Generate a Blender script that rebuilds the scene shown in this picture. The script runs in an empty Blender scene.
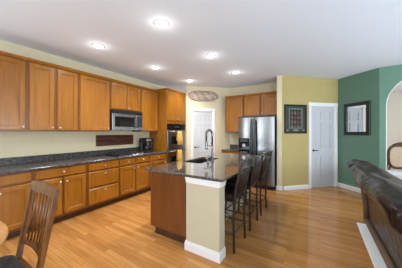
import bpy, bmesh, math, random
from mathutils import Matrix, Vector
PI = math.pi
SC = bpy.context.scene
COL = SC.collection

# ------------------------------------------------------------------ camera
F_PX = 190.0
cam_d = bpy.data.cameras.new('camera')
cam_d.sensor_fit = 'HORIZONTAL'
cam_d.sensor_width = 36.0
cam_d.lens = 36.0 * F_PX / 402.0
cam_d.shift_y = -2.0 / 402.0
cam_d.clip_start = 0.05
cam = bpy.data.objects.new('camera', cam_d)
COL.objects.link(cam)
cam.location = (0, 0, 1.40)
cam.rotation_euler = (PI / 2, 0, math.atan(119.0 / F_PX))
SC.camera = cam

# ------------------------------------------------------------------ world, area lights, exposure
world = bpy.data.worlds.new('world')
SC.world = world
world.use_nodes = True
bg = world.node_tree.nodes['Background']
bg.inputs[0].default_value = (0.80, 0.91, 1.0, 1)
bg.inputs[1].default_value = 2.2


def area_light(name, loc, target, sx, sy, power, colour):
    d = bpy.data.lights.new(name, 'AREA')
    d.shape = 'RECTANGLE'
    d.size, d.size_y, d.energy, d.color = sx, sy, power, colour
    o = bpy.data.objects.new(name, d)
    COL.objects.link(o)
    o.location = loc
    o.rotation_euler = (Vector(target) - Vector(loc)).to_track_quat('-Z', 'Y').to_euler()
    return o


area_light('ceiling_fill_rear', (1.3, -2.4, 1.4), (0.3, 3.0, 4.2), 4.2, 2.0, 20, (0.82, 0.91, 1.0))  # added soft source behind the camera, tilted up to lift the ceiling
area_light('ceiling_fill_left', (-3.95, -1.5, 1.6), (-1.6, 0.6, 4.4), 1.6, 1.2, 55, (0.72, 0.86, 1.0))  # added cool uplight for the left ceiling, standing before a solid wall
area_light('ceiling_fill_right', (4.3, 2.2, 1.4), (0.8, 3.0, 3.2), 2.8, 1.8, 150, (0.80, 0.90, 1.0))  # added source on the right, aimed upward to brighten that ceiling
area_light('dining_area_light', (3.6, 7.2, 1.7), (1.6, 7.0, 1.3), 1.8, 1.6, 20, (0.95, 0.97, 1.0))  # area light for the room past the arch

SC.view_settings.view_transform = 'Standard'
SC.view_settings.look = 'None'
SC.view_settings.exposure = 0.7
SC.view_settings.gamma = 1.0
SC.view_settings.use_curve_mapping = False
DOWNLIGHT_W = 54

# ------------------------------------------------------------------ materials
def srgb(r, g, b):
    def f(c):
        c /= 255.0
        return c / 12.92 if c <= 0.04045 else ((c + 0.055) / 1.055) ** 2.4
    return (f(r), f(g), f(b), 1)


def new_mat(name):
    m = bpy.data.materials.new(name)
    m.use_nodes = True
    nt = m.node_tree
    return m, nt, nt.nodes, nt.links, nt.nodes['Principled BSDF']


def plain(name, col, rough=0.5, metal=0.0, noise=0.0, scale=8.0, bump=0.0, bscale=60.0, coat=0.0, emit=None):
    m, nt, N, L, b = new_mat(name)
    b.inputs['Base Color'].default_value = col
    b.inputs['Roughness'].default_value = rough
    b.inputs['Metallic'].default_value = metal
    b.inputs['Coat Weight'].default_value = coat
    tc = N.new('ShaderNodeTexCoord')
    if noise:
        n = N.new('ShaderNodeTexNoise')
        n.inputs['Scale'].default_value = scale
        n.inputs['Detail'].default_value = 4
        L.new(tc.outputs['Object'], n.inputs['Vector'])
        r = N.new('ShaderNodeValToRGB')
        r.color_ramp.elements[0].position = 0.3
        r.color_ramp.elements[1].position = 0.7
        r.color_ramp.elements[0].color = tuple(c * (1 - noise) for c in col[:3]) + (1,)
        r.color_ramp.elements[1].color = tuple(min(1, c * (1 + noise)) for c in col[:3]) + (1,)
        L.new(n.outputs['Fac'], r.inputs['Fac'])
        L.new(r.outputs['Color'], b.inputs['Base Color'])
    if bump:
        n2 = N.new('ShaderNodeTexNoise')
        n2.inputs['Scale'].default_value = bscale
        L.new(tc.outputs['Object'], n2.inputs['Vector'])
        bp = N.new('ShaderNodeBump')
        bp.inputs['Strength'].default_value = bump
        bp.inputs['Distance'].default_value = 0.01
        L.new(n2.outputs['Fac'], bp.inputs['Height'])
        L.new(bp.outputs['Normal'], b.inputs['Normal'])
    if emit:
        b.inputs['Emission Color'].default_value = emit[0]
        b.inputs['Emission Strength'].default_value = emit[1]
    return m


def wood(name, dark, light, rough=0.35, scale=(9, 9, 0.9), contrast=(0.3, 0.75), vary=0.08):
    m, nt, N, L, b = new_mat(name)
    tc = N.new('ShaderNodeTexCoord')
    mp = N.new('ShaderNodeMapping')
    mp.inputs['Scale'].default_value = scale
    L.new(tc.outputs['Object'], mp.inputs['Vector'])
    n = N.new('ShaderNodeTexNoise')
    n.inputs['Scale'].default_value = 2.2
    n.inputs['Detail'].default_value = 5
    n.inputs['Distortion'].default_value = 0.6
    L.new(mp.outputs['Vector'], n.inputs['Vector'])
    r = N.new('ShaderNodeValToRGB')
    r.color_ramp.elements[0].position, r.color_ramp.elements[1].position = contrast
    r.color_ramp.elements[0].color = dark
    r.color_ramp.elements[1].color = light
    L.new(n.outputs['Fac'], r.inputs['Fac'])
    oi = N.new('ShaderNodeObjectInfo')
    mr = N.new('ShaderNodeMapRange')
    mr.inputs['To Min'].default_value = 1 - vary
    mr.inputs['To Max'].default_value = 1 + vary
    L.new(oi.outputs['Random'], mr.inputs['Value'])
    hs = N.new('ShaderNodeHueSaturation')
    L.new(mr.outputs['Result'], hs.inputs['Value'])
    L.new(r.outputs['Color'], hs.inputs['Color'])
    L.new(hs.outputs['Color'], b.inputs['Base Color'])
    b.inputs['Roughness'].default_value = rough
    return m


def floor_mat():
    m, nt, N, L, b = new_mat('oak_floor')
    tc = N.new('ShaderNodeTexCoord')
    br = N.new('ShaderNodeTexBrick')
    br.offset = 0.37
    br.offset_frequency = 2
    br.inputs['Scale'].default_value = 1.0
    br.inputs['Brick Width'].default_value = 0.9
    br.inputs['Row Height'].default_value = 0.064
    br.inputs['Mortar Size'].default_value = 0.0012
    br.inputs['Mortar Smooth'].default_value = 0.2
    br.inputs['Bias'].default_value = 0.0
    br.inputs['Color1'].default_value = srgb(168, 116, 62)
    br.inputs['Color2'].default_value = srgb(198, 147, 88)
    br.inputs['Mortar'].default_value = srgb(120, 76, 38)
    L.new(tc.outputs['Object'], br.inputs['Vector'])
    mp = N.new('ShaderNodeMapping')
    mp.inputs['Scale'].default_value = (1.6, 22, 1)
    L.new(tc.outputs['Object'], mp.inputs['Vector'])
    n = N.new('ShaderNodeTexNoise')
    n.inputs['Scale'].default_value = 2.0
    n.inputs['Detail'].default_value = 6
    L.new(mp.outputs['Vector'], n.inputs['Vector'])
    r = N.new('ShaderNodeValToRGB')
    r.color_ramp.elements[0].position = 0.3
    r.color_ramp.elements[1].position = 0.72
    r.color_ramp.elements[0].color = (0.78, 0.73, 0.68, 1)
    r.color_ramp.elements[1].color = (1.06, 1.03, 1.0, 1)
    L.new(n.outputs['Fac'], r.inputs['Fac'])
    mx = N.new('ShaderNodeMix')
    mx.data_type = 'RGBA'
    mx.blend_type = 'MULTIPLY'
    mx.inputs['Factor'].default_value = 1.0
    L.new(br.outputs['Color'], mx.inputs[6])
    L.new(r.outputs['Color'], mx.inputs[7])
    L.new(mx.outputs[2], b.inputs['Base Color'])
    b.inputs['Roughness'].default_value = 0.15
    b.inputs['Specular IOR Level'].default_value = 0.36
    bp = N.new('ShaderNodeBump')
    bp.inputs['Strength'].default_value = 0.05
    bp.inputs['Distance'].default_value = 0.003
    L.new(n.outputs['Fac'], bp.inputs['Height'])
    L.new(bp.outputs['Normal'], b.inputs['Normal'])
    return m


def granite(name, a, bcol, c, rough):
    m, nt, N, L, b = new_mat(name)
    tc = N.new('ShaderNodeTexCoord')
    v = N.new('ShaderNodeTexVoronoi')
    v.inputs['Scale'].default_value = 70
    L.new(tc.outputs['Object'], v.inputs['Vector'])
    n = N.new('ShaderNodeTexNoise')
    n.inputs['Scale'].default_value = 38
    n.inputs['Detail'].default_value = 8
    n.inputs['Roughness'].default_value = 0.75
    L.new(tc.outputs['Object'], n.inputs['Vector'])
    r = N.new('ShaderNodeValToRGB')
    cr = r.color_ramp
    cr.elements[0].position, cr.elements[0].color = 0.36, a
    cr.elements[1].position, cr.elements[1].color = 0.70, c
    e = cr.elements.new(0.52)
    e.color = bcol
    L.new(n.outputs['Fac'], r.inputs['Fac'])
    mx = N.new('ShaderNodeMix')
    mx.data_type = 'RGBA'
    mx.blend_type = 'MULTIPLY'
    mx.inputs['Factor'].default_value = 0.35
    L.new(r.outputs['Color'], mx.inputs[6])
    L.new(v.outputs['Color'], mx.inputs[7])
    L.new(mx.outputs[2], b.inputs['Base Color'])
    b.inputs['Roughness'].default_value = rough
    b.inputs['Specular IOR Level'].default_value = 0.8 if rough < 0.1 else 0.4
    b.inputs['Coat Weight'].default_value = 0.6 if rough < 0.1 else 0.0
    b.inputs['Coat Roughness'].default_value = 0.03
    return m


def steel(name, col, rough):
    m, nt, N, L, b = new_mat(name)
    tc = N.new('ShaderNodeTexCoord')
    mp = N.new('ShaderNodeMapping')
    mp.inputs['Scale'].default_value = (1, 1, 120)
    L.new(tc.outputs['Object'], mp.inputs['Vector'])
    n = N.new('ShaderNodeTexNoise')
    n.inputs['Scale'].default_value = 3
    L.new(mp.outputs['Vector'], n.inputs['Vector'])
    mr = N.new('ShaderNodeMapRange')
    mr.inputs['To Min'].default_value = rough * 0.92
    mr.inputs['To Max'].default_value = rough * 1.1
    L.new(n.outputs['Fac'], mr.inputs['Value'])
    L.new(mr.outputs['Result'], b.inputs['Roughness'])
    b.inputs['Base Color'].default_value = col
    b.inputs['Metallic'].default_value = 1.0
    return m


def leather(name, col, rough, bump=0.35):
    m, nt, N, L, b = new_mat(name)
    tc = N.new('ShaderNodeTexCoord')
    n = N.new('ShaderNodeTexNoise')
    n.inputs['Scale'].default_value = 5
    n.inputs['Detail'].default_value = 5
    n.inputs['Distortion'].default_value = 1.2
    L.new(tc.outputs['Object'], n.inputs['Vector'])
    r = N.new('ShaderNodeValToRGB')
    r.color_ramp.elements[0].color = tuple(c * 0.75 for c in col[:3]) + (1,)
    r.color_ramp.elements[1].color = tuple(c * 1.3 for c in col[:3]) + (1,)
    L.new(n.outputs['Fac'], r.inputs['Fac'])
    L.new(r.outputs['Color'], b.inputs['Base Color'])
    bp = N.new('ShaderNodeBump')
    bp.inputs['Strength'].default_value = bump
    bp.inputs['Distance'].default_value = 0.03
    L.new(n.outputs['Fac'], bp.inputs['Height'])
    L.new(bp.outputs['Normal'], b.inputs['Normal'])
    b.inputs['Roughness'].default_value = rough
    b.inputs['Specular IOR Level'].default_value = 0.22
    return m


def wave_mat(name, c1, c2, scale, dist, rough=0.8, bands='BANDS', direction='DIAGONAL'):
    m, nt, N, L, b = new_mat(name)
    tc = N.new('ShaderNodeTexCoord')
    w = N.new('ShaderNodeTexWave')
    w.wave_type = bands
    w.bands_direction = direction
    w.inputs['Scale'].default_value = scale
    w.inputs['Distortion'].default_value = dist
    w.inputs['Detail'].default_value = 2
    L.new(tc.outputs['Object'], w.inputs['Vector'])
    r = N.new('ShaderNodeValToRGB')
    r.color_ramp.elements[0].position, r.color_ramp.elements[1].position = 0.35, 0.7
    r.color_ramp.elements[0].color, r.color_ramp.elements[1].color = c1, c2
    L.new(w.outputs['Fac'], r.inputs['Fac'])
    L.new(r.outputs['Color'], b.inputs['Base Color'])
    b.inputs['Roughness'].default_value = rough
    return m


def grid_print():
    m, nt, N, L, b = new_mat('dark_print')
    tc = N.new('ShaderNodeTexCoord')
    mp = N.new('ShaderNodeMapping')
    mp.inputs['Rotation'].default_value = (PI / 2, 0, 0)
    L.new(tc.outputs['Object'], mp.inputs['Vector'])
    br = N.new('ShaderNodeTexBrick')
    br.offset = 0.0
    br.inputs['Scale'].default_value = 1.0
    br.inputs['Brick Width'].default_value = 0.085
    br.inputs['Row Height'].default_value = 0.11
    br.inputs['Mortar Size'].default_value = 0.018
    br.inputs['Color1'].default_value = srgb(92, 50, 44)
    br.inputs['Color2'].default_value = srgb(120, 100, 88)
    br.inputs['Mortar'].default_value = srgb(34, 24, 24)
    L.new(mp.outputs['Vector'], br.inputs['Vector'])
    L.new(br.outputs['Color'], b.inputs['Base Color'])
    b.inputs['Roughness'].default_value = 0.4
    return m


M = {}
M['floor'] = floor_mat()
M['ceiling'] = plain('ceiling_paint', srgb(232, 240, 252), 0.95, bump=0.08, bscale=90)
M['cream'] = plain('cream_paint', srgb(220, 210, 178), 0.85, noise=0.02)
M['pale'] = plain('pale_cream_paint', srgb(214, 204, 174), 0.85, noise=0.02)
M['offwhite'] = plain('off_white_paint', srgb(228, 224, 212), 0.85, noise=0.02)
M['column'] = plain('warm_cream_paint', srgb(196, 186, 158), 0.85, noise=0.02)
M['yellow'] = plain('mustard_paint', srgb(182, 166, 110), 0.85, noise=0.03, scale=3)
M['green'] = plain('green_paint', srgb(100, 134, 116), 0.8, noise=0.03, scale=3)
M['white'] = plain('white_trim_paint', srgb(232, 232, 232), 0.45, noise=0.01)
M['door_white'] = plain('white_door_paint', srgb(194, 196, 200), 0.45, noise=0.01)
M['cab'] = wood('maple_cabinet', srgb(134, 82, 20), srgb(168, 110, 32), 0.26, contrast=(0.25, 0.8))
M['cab_frame_shaded'] = wood('maple_frame_shaded', srgb(106, 60, 18), srgb(136, 82, 28), 0.3, contrast=(0.25, 0.8))  # same maple as the doors, darkened to paint in shade between fronts
M['panelwood'] = wood('dark_veneer_panel', srgb(100, 54, 17), srgb(126, 71, 24), 0.35, (5, 5, 0.8))
M['cab_dark'] = wood('dark_toe_kick_wood', srgb(62, 34, 18), srgb(82, 46, 24))  # dark brown wood of the toe kicks
M['chairwood'] = wood('dark_honey_chair_wood', srgb(78, 44, 15), srgb(128, 78, 32), 0.32, (14, 14, 2))
M['tablewood'] = wood('honey_table_wood', srgb(168, 116, 68), srgb(206, 156, 104), 0.3, (2, 14, 14))
M['fancywood'] = wood('carved_walnut', srgb(66, 34, 17), srgb(104, 58, 30), 0.4, (12, 12, 2))
M['granite'] = granite('dark_granite', (0.012, 0.011, 0.013, 1), (0.085, 0.078, 0.082, 1), (0.30, 0.26, 0.24, 1), 0.2)
M['granite_i'] = granite('brown_granite', (0.02, 0.017, 0.015, 1), (0.11, 0.092, 0.082, 1), (0.30, 0.25, 0.21, 1), 0.06)
M['steel'] = steel('brushed_steel', (0.31, 0.315, 0.325, 1), 0.24)
M['nickel'] = plain('satin_nickel', (0.72, 0.70, 0.66, 1), 0.3, 1.0)
M['chrome'] = plain('polished_chrome', (0.22, 0.225, 0.235, 1), 0.22, 1.0)
M['black'] = plain('black_plastic', (0.012, 0.012, 0.014, 1), 0.35)
M['matte'] = plain('matte_black', (0.010, 0.010, 0.011, 1), 0.7)
M['blackgloss'] = plain('black_glass', (0.006, 0.006, 0.007, 1), 0.1)
M['charcoal'] = plain('charcoal_handle', (0.03, 0.032, 0.036, 1), 0.4)
M['iron'] = plain('dark_bronze_iron', (0.018, 0.012, 0.010, 1), 0.42, 0.0)
M['seatleather'] = leather('black_brown_seat_leather', (0.018, 0.010, 0.008, 1), 0.5, 0.15)
M['sofa'] = leather('dark_brown_leather', (0.018, 0.0095, 0.0075, 1), 0.24, 0.55)
M['sofa_lit'] = leather('floor_lit_leather', (0.14, 0.092, 0.06, 1), 0.45, 0.2)  # lighter tone paints floor light onto the sofa's lower back edge
M['bluecushion'] = plain('slate_blue_cushion', srgb(54, 57, 62), 0.85, noise=0.3, scale=25)
M['rug'] = plain('pale_grey_carpet', srgb(236, 242, 250), 0.95, noise=0.06, scale=60, bump=0.6, bscale=200)
M['greyfabric'] = plain('light_grey_fabric', srgb(196, 198, 200), 0.9, noise=0.06, scale=40)
M['beigefabric'] = plain('beige_upholstery', srgb(206, 184, 158), 0.85, noise=0.06, scale=30)
M['towel'] = wave_mat('yellow_towel', srgb(214, 158, 64), srgb(236, 200, 120), 9, 4, 0.95)
M['plaque'] = wave_mat('dark_red_wood', srgb(58, 22, 14), srgb(88, 38, 24), 3, 6, 0.45, direction='Z')
M['sign'] = wave_mat('carved_pinkish_wood', srgb(172, 146, 134), srgb(202, 182, 168), 3, 5, 0.7)
M['signrim'] = plain('weathered_grey_rim', srgb(128, 112, 100), 0.75, noise=0.25, scale=20)
M['signletter'] = plain('pale_script', srgb(226, 214, 200), 0.7)
M['mirror'] = plain('mirror_glass', (0.70, 0.70, 0.69, 1), 0.02, 1.0)
M['blackframe'] = plain('black_frame', (0.012, 0.012, 0.012, 1), 0.3)
M['greenmat'] = plain('dark_green_frame', srgb(38, 58, 52), 0.5, noise=0.15)
M['greymat'] = plain('grey_mat_board', srgb(96, 116, 108), 0.7, noise=0.1)
M['artdark'] = grid_print()
M['artlight'] = plain('pale_print_detail', srgb(150, 140, 124), 0.6, noise=0.2, scale=40)
M['lens'] = plain('lit_lamp_lens', (1, 1, 1, 1), 0.5, emit=((1.0, 0.93, 0.82, 1), 9.0))
M['display'] = plain('oven_display', (0.02, 0.05, 0.06, 1), 0.2)
M['blueband'] = plain('blue_grey_keypad', srgb(34, 38, 48), 0.35)
M['glasspot'] = plain('smoky_carafe_glass', (0.02, 0.018, 0.016, 1), 0.05)
for _k in ('matte', 'blackgloss'):
    M[_k].node_tree.nodes['Principled BSDF'].inputs['Specular IOR Level'].default_value = 0.25
M['soil'] = plain('dark_basin', (0.015, 0.014, 0.013, 1), 0.3)


# ------------------------------------------------------------------ mesh builder
class MB:
    def __init__(self):
        self.bm = bmesh.new()

    def box(self, x0, x1, y0, y1, z0, z1, bev=0.0, mtx=None, seg=1):
        t = bmesh.new()
        r = bmesh.ops.create_cube(t, size=1.0)
        bmesh.ops.scale(t, vec=(abs(x1 - x0), abs(y1 - y0), abs(z1 - z0)), verts=t.verts)
        bmesh.ops.translate(t, vec=((x0 + x1) / 2, (y0 + y1) / 2, (z0 + z1) / 2), verts=t.verts)
        if bev:
            bmesh.ops.bevel(t, geom=t.edges[:], offset=bev, segments=seg, affect='EDGES', profile=0.5)
        self._merge(t, mtx)
        return self

    def _merge(self, t, mtx=None):
        if mtx is not None:
            bmesh.ops.transform(t, matrix=mtx, verts=t.verts)
        mp = {v: self.bm.verts.new(v.co) for v in t.verts}
        for f in t.faces:
            try:
                nf = self.bm.faces.new([mp[v] for v in f.verts])
                nf.smooth = f.smooth
            except ValueError:
                pass
        t.free()

    def tube(self, pts, r, n=10, closed=False, smooth=True, flat=1.0):
        pts = [Vector(p) for p in pts]
        rs = r if isinstance(r, (list, tuple)) else [r] * len(pts)
        t = bmesh.new()
        rings = []
        N = len(pts)
        prev = None
        for i, p in enumerate(pts):
            if closed:
                d = (pts[(i + 1) % N] - pts[i - 1]).normalized()
            else:
                d = (pts[min(i + 1, N - 1)] - pts[max(i - 1, 0)]).normalized()
            if prev is None:
                a = d.orthogonal().normalized()
                if abs(d.z) < 0.9:
                    a = (Vector((0, 0, 1)) - d * d.z).normalized()
            else:
                a = (prev - d * prev.dot(d)).normalized()
            prev = a
            b = d.cross(a)
            rings.append([t.verts.new(p + (a * math.cos(2 * PI * k / n) + b * math.sin(2 * PI * k / n) * flat) * rs[i]) for k in range(n)])
        last = N if closed else N - 1
        for i in range(last):
            A, B = rings[i], rings[(i + 1) % N]
            for k in range(n):
                f = t.faces.new([A[k], A[(k + 1) % n], B[(k + 1) % n], B[k]])
                f.smooth = smooth
        if not closed:
            t.faces.new(rings[0][::-1])
            t.faces.new(rings[-1])
        self._merge(t)
        return self

    def lathe(self, prof, n=24, mtx=None, sy=1.0):
        t = bmesh.new()
        rings = []
        for r, z in prof:
            rings.append([t.verts.new((r * math.cos(2 * PI * k / n), sy * r * math.sin(2 * PI * k / n), z)) for k in range(n)])
        for A, B in zip(rings, rings[1:]):
            for k in range(n):
                f = t.faces.new([A[k], A[(k + 1) % n], B[(k + 1) % n], B[k]])
                f.smooth = True
        if prof[0][0] > 1e-4:
            t.faces.new(rings[0][::-1])
        if prof[-1][0] > 1e-4:
            t.faces.new(rings[-1])
        bmesh.ops.remove_doubles(t, verts=t.verts, dist=1e-5)
        self._merge(t, mtx)
        return self

    def prism(self, poly, a, b, axis='z', bev=0.0, mtx=None, smooth=False):
        """poly in the two other axes (x,y / x,z / y,z), extruded from a to b."""
        t = bmesh.new()

        def P(u, v, w):
            return {'z': (u, v, w), 'y': (u, w, v), 'x': (w, u, v)}[axis]
        A = [t.verts.new(P(u, v, a)) for u, v in poly]
        B = [t.verts.new(P(u, v, b)) for u, v in poly]
        n = len(poly)
        t.faces.new(A[::-1])
        t.faces.new(B)
        for i in range(n):
            f = t.faces.new([A[i], A[(i + 1) % n], B[(i + 1) % n], B[i]])
            f.smooth = smooth
        bmesh.ops.recalc_face_normals(t, faces=t.faces[:])
        if bev:
            bmesh.ops.bevel(t, geom=[e for e in t.edges], offset=bev, segments=1, affect='EDGES')
        self._merge(t, mtx)
        return self

    def panel(self, x0, z0, w, h, yb, yf, stile=0.055, rec=0.014, raise_=0.0):
        """framed door or drawer front: back plane yb, front plane yf (< yb), recessed centre panel"""
        s = -1
        rings = [(0, yb), (0, yf + 0.007), (0.006, yf)]
        if stile:
            rings += [(stile, yf), (stile + 0.004, yf + 0.004), (stile + 0.010, yf + 0.004), (stile + 0.013, yf + rec)]
            if raise_:
                rings += [(stile + 0.016, yf + rec), (stile + 0.034, yf + rec - raise_)]
        t = bmesh.new()
        R = []
        for o, y in rings:
            R.append([t.verts.new(c) for c in ((x0 + o, y, z0 + o), (x0 + w - o, y, z0 + o), (x0 + w - o, y, z0 + h - o), (x0 + o, y, z0 + h - o))])
        t.faces.new(R[0])
        for A, B in zip(R, R[1:]):
            for k in range(4):
                t.faces.new([A[k], A[(k + 1) % 4], B[(k + 1) % 4], B[k]])
        t.faces.new(R[-1])
        bmesh.ops.recalc_face_normals(t, faces=t.faces[:])
        self._merge(t)
        return self

    def build(self, name, mat, parent=None, mods=None):
        bm = self.bm
        bmesh.ops.recalc_face_normals(bm, faces=bm.faces[:])
        me = bpy.data.meshes.new(name)
        bm.to_mesh(me)
        bm.free()
        me.materials.append(M[mat])
        o = bpy.data.objects.new(name, me)
        COL.objects.link(o)
        if parent:
            o.parent = parent
        return o


def tag(o, label, cat, group=None):
    o['label'] = label
    o['category'] = cat
    if group:
        o['group'] = group
    return o


def thing(name, label, cat, loc=(0, 0, 0), rz=0.0, group=None):
    o = bpy.data.objects.new(name, None)
    o.empty_display_size = 0.1
    COL.objects.link(o)
    o.location = loc
    o.rotation_euler = (0, 0, rz)
    return tag(o, label, cat, group)


def struct(mb, name, mat, loc=(0, 0, 0), rz=0.0, parent=None):
    o = mb.build(name, mat, parent)
    o.location = loc
    o.rotation_euler = (0, 0, rz)
    if not parent:
        o['kind'] = 'structure'
    return o


def dup(root, loc, rz=None, label=None, group=None):
    r = root.copy()
    COL.objects.link(r)
    r.location = loc
    if rz is not None:
        r.rotation_euler = (0, 0, rz)
    if label:
        r['label'] = label
    if group:
        r['group'] = group
    for ch in list(root.children):
        c = ch.copy()
        COL.objects.link(c)
        c.parent = r
        for g in ch.children:
            d = g.copy()
            COL.objects.link(d)
            d.parent = c
    return r


R45, R90 = PI / 4, PI / 2
H = 2.76
W = -3.98                     # face of the left wall
PA = (-3.325, 4.495)            # pantry wall start
PB = (-2.645, 5.175)          # pantry wall end
YB = 5.50                     # face of the refrigerator wall
XC = -2.38
ST = (-0.77, 4.88)            # yellow wall start
YE = (0.395, 6.045)           # yellow / green corner
GE = (1.06, 5.38)             # green / arch corner
YA = GE[1]

# ------------------------------------------------------------------ setting
struct(MB().box(-4.2, 4.5, -2.6, 9.2, -0.1, 0), 'floor', 'floor')
struct(MB().box(-4.2, 4.5, -2.6, 9.2, H, H + 0.1), 'ceiling', 'ceiling')
struct(MB().box(W - 0.12, W - 0.003, -2.6, 6.0, 0, H), 'wall_left', 'cream')


def wall_run(L, holes=None, t=0.1):
    """wall in a local frame: along +x, face at y=0, solid behind; hole = (x0, x1, ztop)"""
    mb = MB()
    if not holes:
        return mb.box(0, L, 0, t, 0, H)
    x0, x1, zt = holes
    mb.box(0, x0, 0, t, 0, H)
    mb.box(x1, L, 0, t, 0, H)
    mb.box(x0, x1, 0, t, zt, H)
    return mb


LP = math.hypot(PB[0] - PA[0], PB[1] - PA[1])
LY = math.hypot(YE[0] - ST[0], YE[1] - ST[1])
LG = math.hypot(GE[0] - YE[0], GE[1] - YE[1])
PD0, PD1, PDZ = 0.20, 0.795, 2.02        # pantry door opening along the pantry wall
YD0, YD1, YDZ = 0.82, 1.535, 2.05         # closet door opening along the yellow wall
struct(wall_run(LP, (PD0, PD1, PDZ)), 'wall_pantry', 'pale', (PA[0], PA[1], 0), R45)
struct(MB().prism([(PB[0], PB[1]), (XC, YB), (XC - 0.1, YB), (PB[0] - 0.07, PB[1] + 0.07)], 0, H), 'wall_corner', 'pale')
struct(MB().box(XC - 0.1, -0.88, YB, YB + 0.1, 0, H), 'wall_back', 'pale')
# the pillar beside the refrigerator ends the yellow wall
struct(MB().prism([(-0.885, 4.875), (-0.772, 4.88), (-0.772, 5.6), (-0.885, 5.6)], 0, H), 'wall_pillar', 'pale')
struct(wall_run(LY, (YD0, YD1, YDZ)), 'wall_center', 'yellow', (ST[0], ST[1], 0), R45)
struct(wall_run(LG), 'wall_right', 'green', (YE[0], YE[1], 0), -R45)
# arch wall
arch = [(0, 0), (0, H), (3.4, H), (3.4, 0), (1.72, 0)]
ax0, ax1, az0, az1 = 0.10, 1.72, 1.95, 2.64
cxm, aa = (ax0 + ax1) / 2, (ax1 - ax0) / 2
arch_pts = [(cxm + aa * math.cos(PI * k / 28), az0 + (az1 - az0) * math.sin(PI * k / 28)) for k in range(29)]
arch += arch_pts + [(ax0, 0)]
struct(MB().prism(arch, 0, 0.14, 'y'), 'wall_arch', 'green', (GE[0], GE[1], 0))
# white lining of the arch
lin = [(x, z) for x, z in arch_pts]
lo = [(ax1, 0)] + lin + [(ax0, 0)]
inner = [(ax0 + 0.012, 0)] + [(cxm + (aa - 0.012) * math.cos(PI - PI * k / 28), az0 + (az1 - az0 - 0.012) * math.sin(PI - PI * k / 28)) for k in range(29)] + [(ax1 - 0.012, 0)]
struct(MB().prism(lo + inner, -0.004, 0.144, 'y'), 'trim_1', 'white', (GE[0], GE[1], 0))
struct(MB().box(-0.5, 4.5, 8.9, 9.02, 0, H), 'wall_far', 'offwhite')
# rear wall of the breakfast corner, its opening shaped to set the refrigerator's reflected light
struct(MB().box(-4.1, -3.5, -2.6, -2.48, 0, H).box(-2.0, -1.0, -2.6, -2.48, 0, H).box(-3.5, -2.0, -2.6, -2.48, 0, 1.5).box(-3.5, -2.0, -2.6, -2.48, 2.15, H), 'wall_rear', 'cream')
struct(MB().box(4.4, 4.5, -2.6, 9.0, 0, H), 'wall_side', 'pale')


def casing(L0, L1, zt, name, loc, rz, w=0.075):
    mb = MB()
    for a, b in ((L0 - w, L0), (L1, L1 + w)):
        mb.box(a, b, -0.022, 0.0, 0, zt + w, 0.004)
    mb.box(L0 - w - 0.012, L1 + w + 0.012, -0.026, 0.0, zt, zt + w + 0.01, 0.004)
    mb.box(L0 - 0.001, L0 + 0.012, -0.004, 0.1, 0, zt)
    mb.box(L1 - 0.012, L1 + 0.001, -0.004, 0.1, 0, zt)
    mb.box(L0, L1, -0.004, 0.1, zt - 0.012, zt)
    return struct(mb, name, 'white', loc, rz)


def six_panel(w, h, rows):
    mb = MB()
    mb.box(0, w, -0.008, 0.022, 0.012, h)
    s, mid = 0.105 * w / 0.66, 0.09 * w / 0.66
    pw = (w - 2 * s - mid) / 2
    zs = [0.012]
    for a, b in rows:
        zs += [a, b]
    zs.append(h)
    # stiles, rails
    mb.box(0, s, -0.026, -0.008, 0.012, h)
    mb.box(w - s, w, -0.026, -0.008, 0.012, h)
    for i in range(0, len(zs), 2):
        mb.box(s, w - s, -0.026, -0.008, zs[i], zs[i + 1])
    for a, b in rows:
        mb.box(s + pw, s + pw + mid, -0.026, -0.008, a, b)
        for x0 in (s, s + pw + mid):
            mb.panel(x0 + 0.012, a + 0.012, pw - 0.024, b - a - 0.024, -0.007, -0.016, stile=0.0)
    return mb


def lever(side, x, z, parent, yb=-0.026):
    mb = MB()
    mb.lathe([(0.027, 0), (0.027, 0.008), (0.02, 0.012), (0.011, 0.013), (0.011, 0.045)], 18,
             Matrix.Translation((x, yb, z)) @ Matrix.Rotation(PI / 2, 4, 'X'))
    mb.tube([(x, yb - 0.045, z), (x + side * 0.03, yb - 0.048, z), (x + side * 0.085, yb - 0.046, z + 0.004), (x + side * 0.115, yb - 0.042, z - 0.002)], [0.011, 0.011, 0.009, 0.007], 10)
    return mb.build('door_handle', 'black', parent)


ROWS = [(0.22, 0.80), (0.98, 1.62), (1.72, 1.91)]
casing(PD0, PD1, PDZ, 'trim_2', (PA[0], PA[1], 0), R45)
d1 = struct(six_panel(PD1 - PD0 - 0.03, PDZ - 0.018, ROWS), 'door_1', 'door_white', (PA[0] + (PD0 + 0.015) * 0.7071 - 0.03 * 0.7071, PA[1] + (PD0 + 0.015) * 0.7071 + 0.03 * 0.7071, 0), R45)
lever(1, 0.055, 0.95, d1)
casing(YD0, YD1, YDZ, 'trim_3', (ST[0], ST[1], 0), R45)
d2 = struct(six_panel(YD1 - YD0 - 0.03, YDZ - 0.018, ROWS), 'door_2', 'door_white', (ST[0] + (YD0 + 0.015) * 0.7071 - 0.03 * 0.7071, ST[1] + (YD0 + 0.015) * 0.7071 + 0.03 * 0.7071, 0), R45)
lever(1, 0.06, 0.94, d2)


def base_run(spans, name, loc, rz):
    mb = MB()
    for a, b in spans:
        mb.prism([(0, 0), (-0.016, 0), (-0.016, 0.075), (-0.009, 0.092), (-0.006, 0.1), (0, 0.1)], a, b, 'x')
    return struct(mb, name, 'white', loc, rz)


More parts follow.
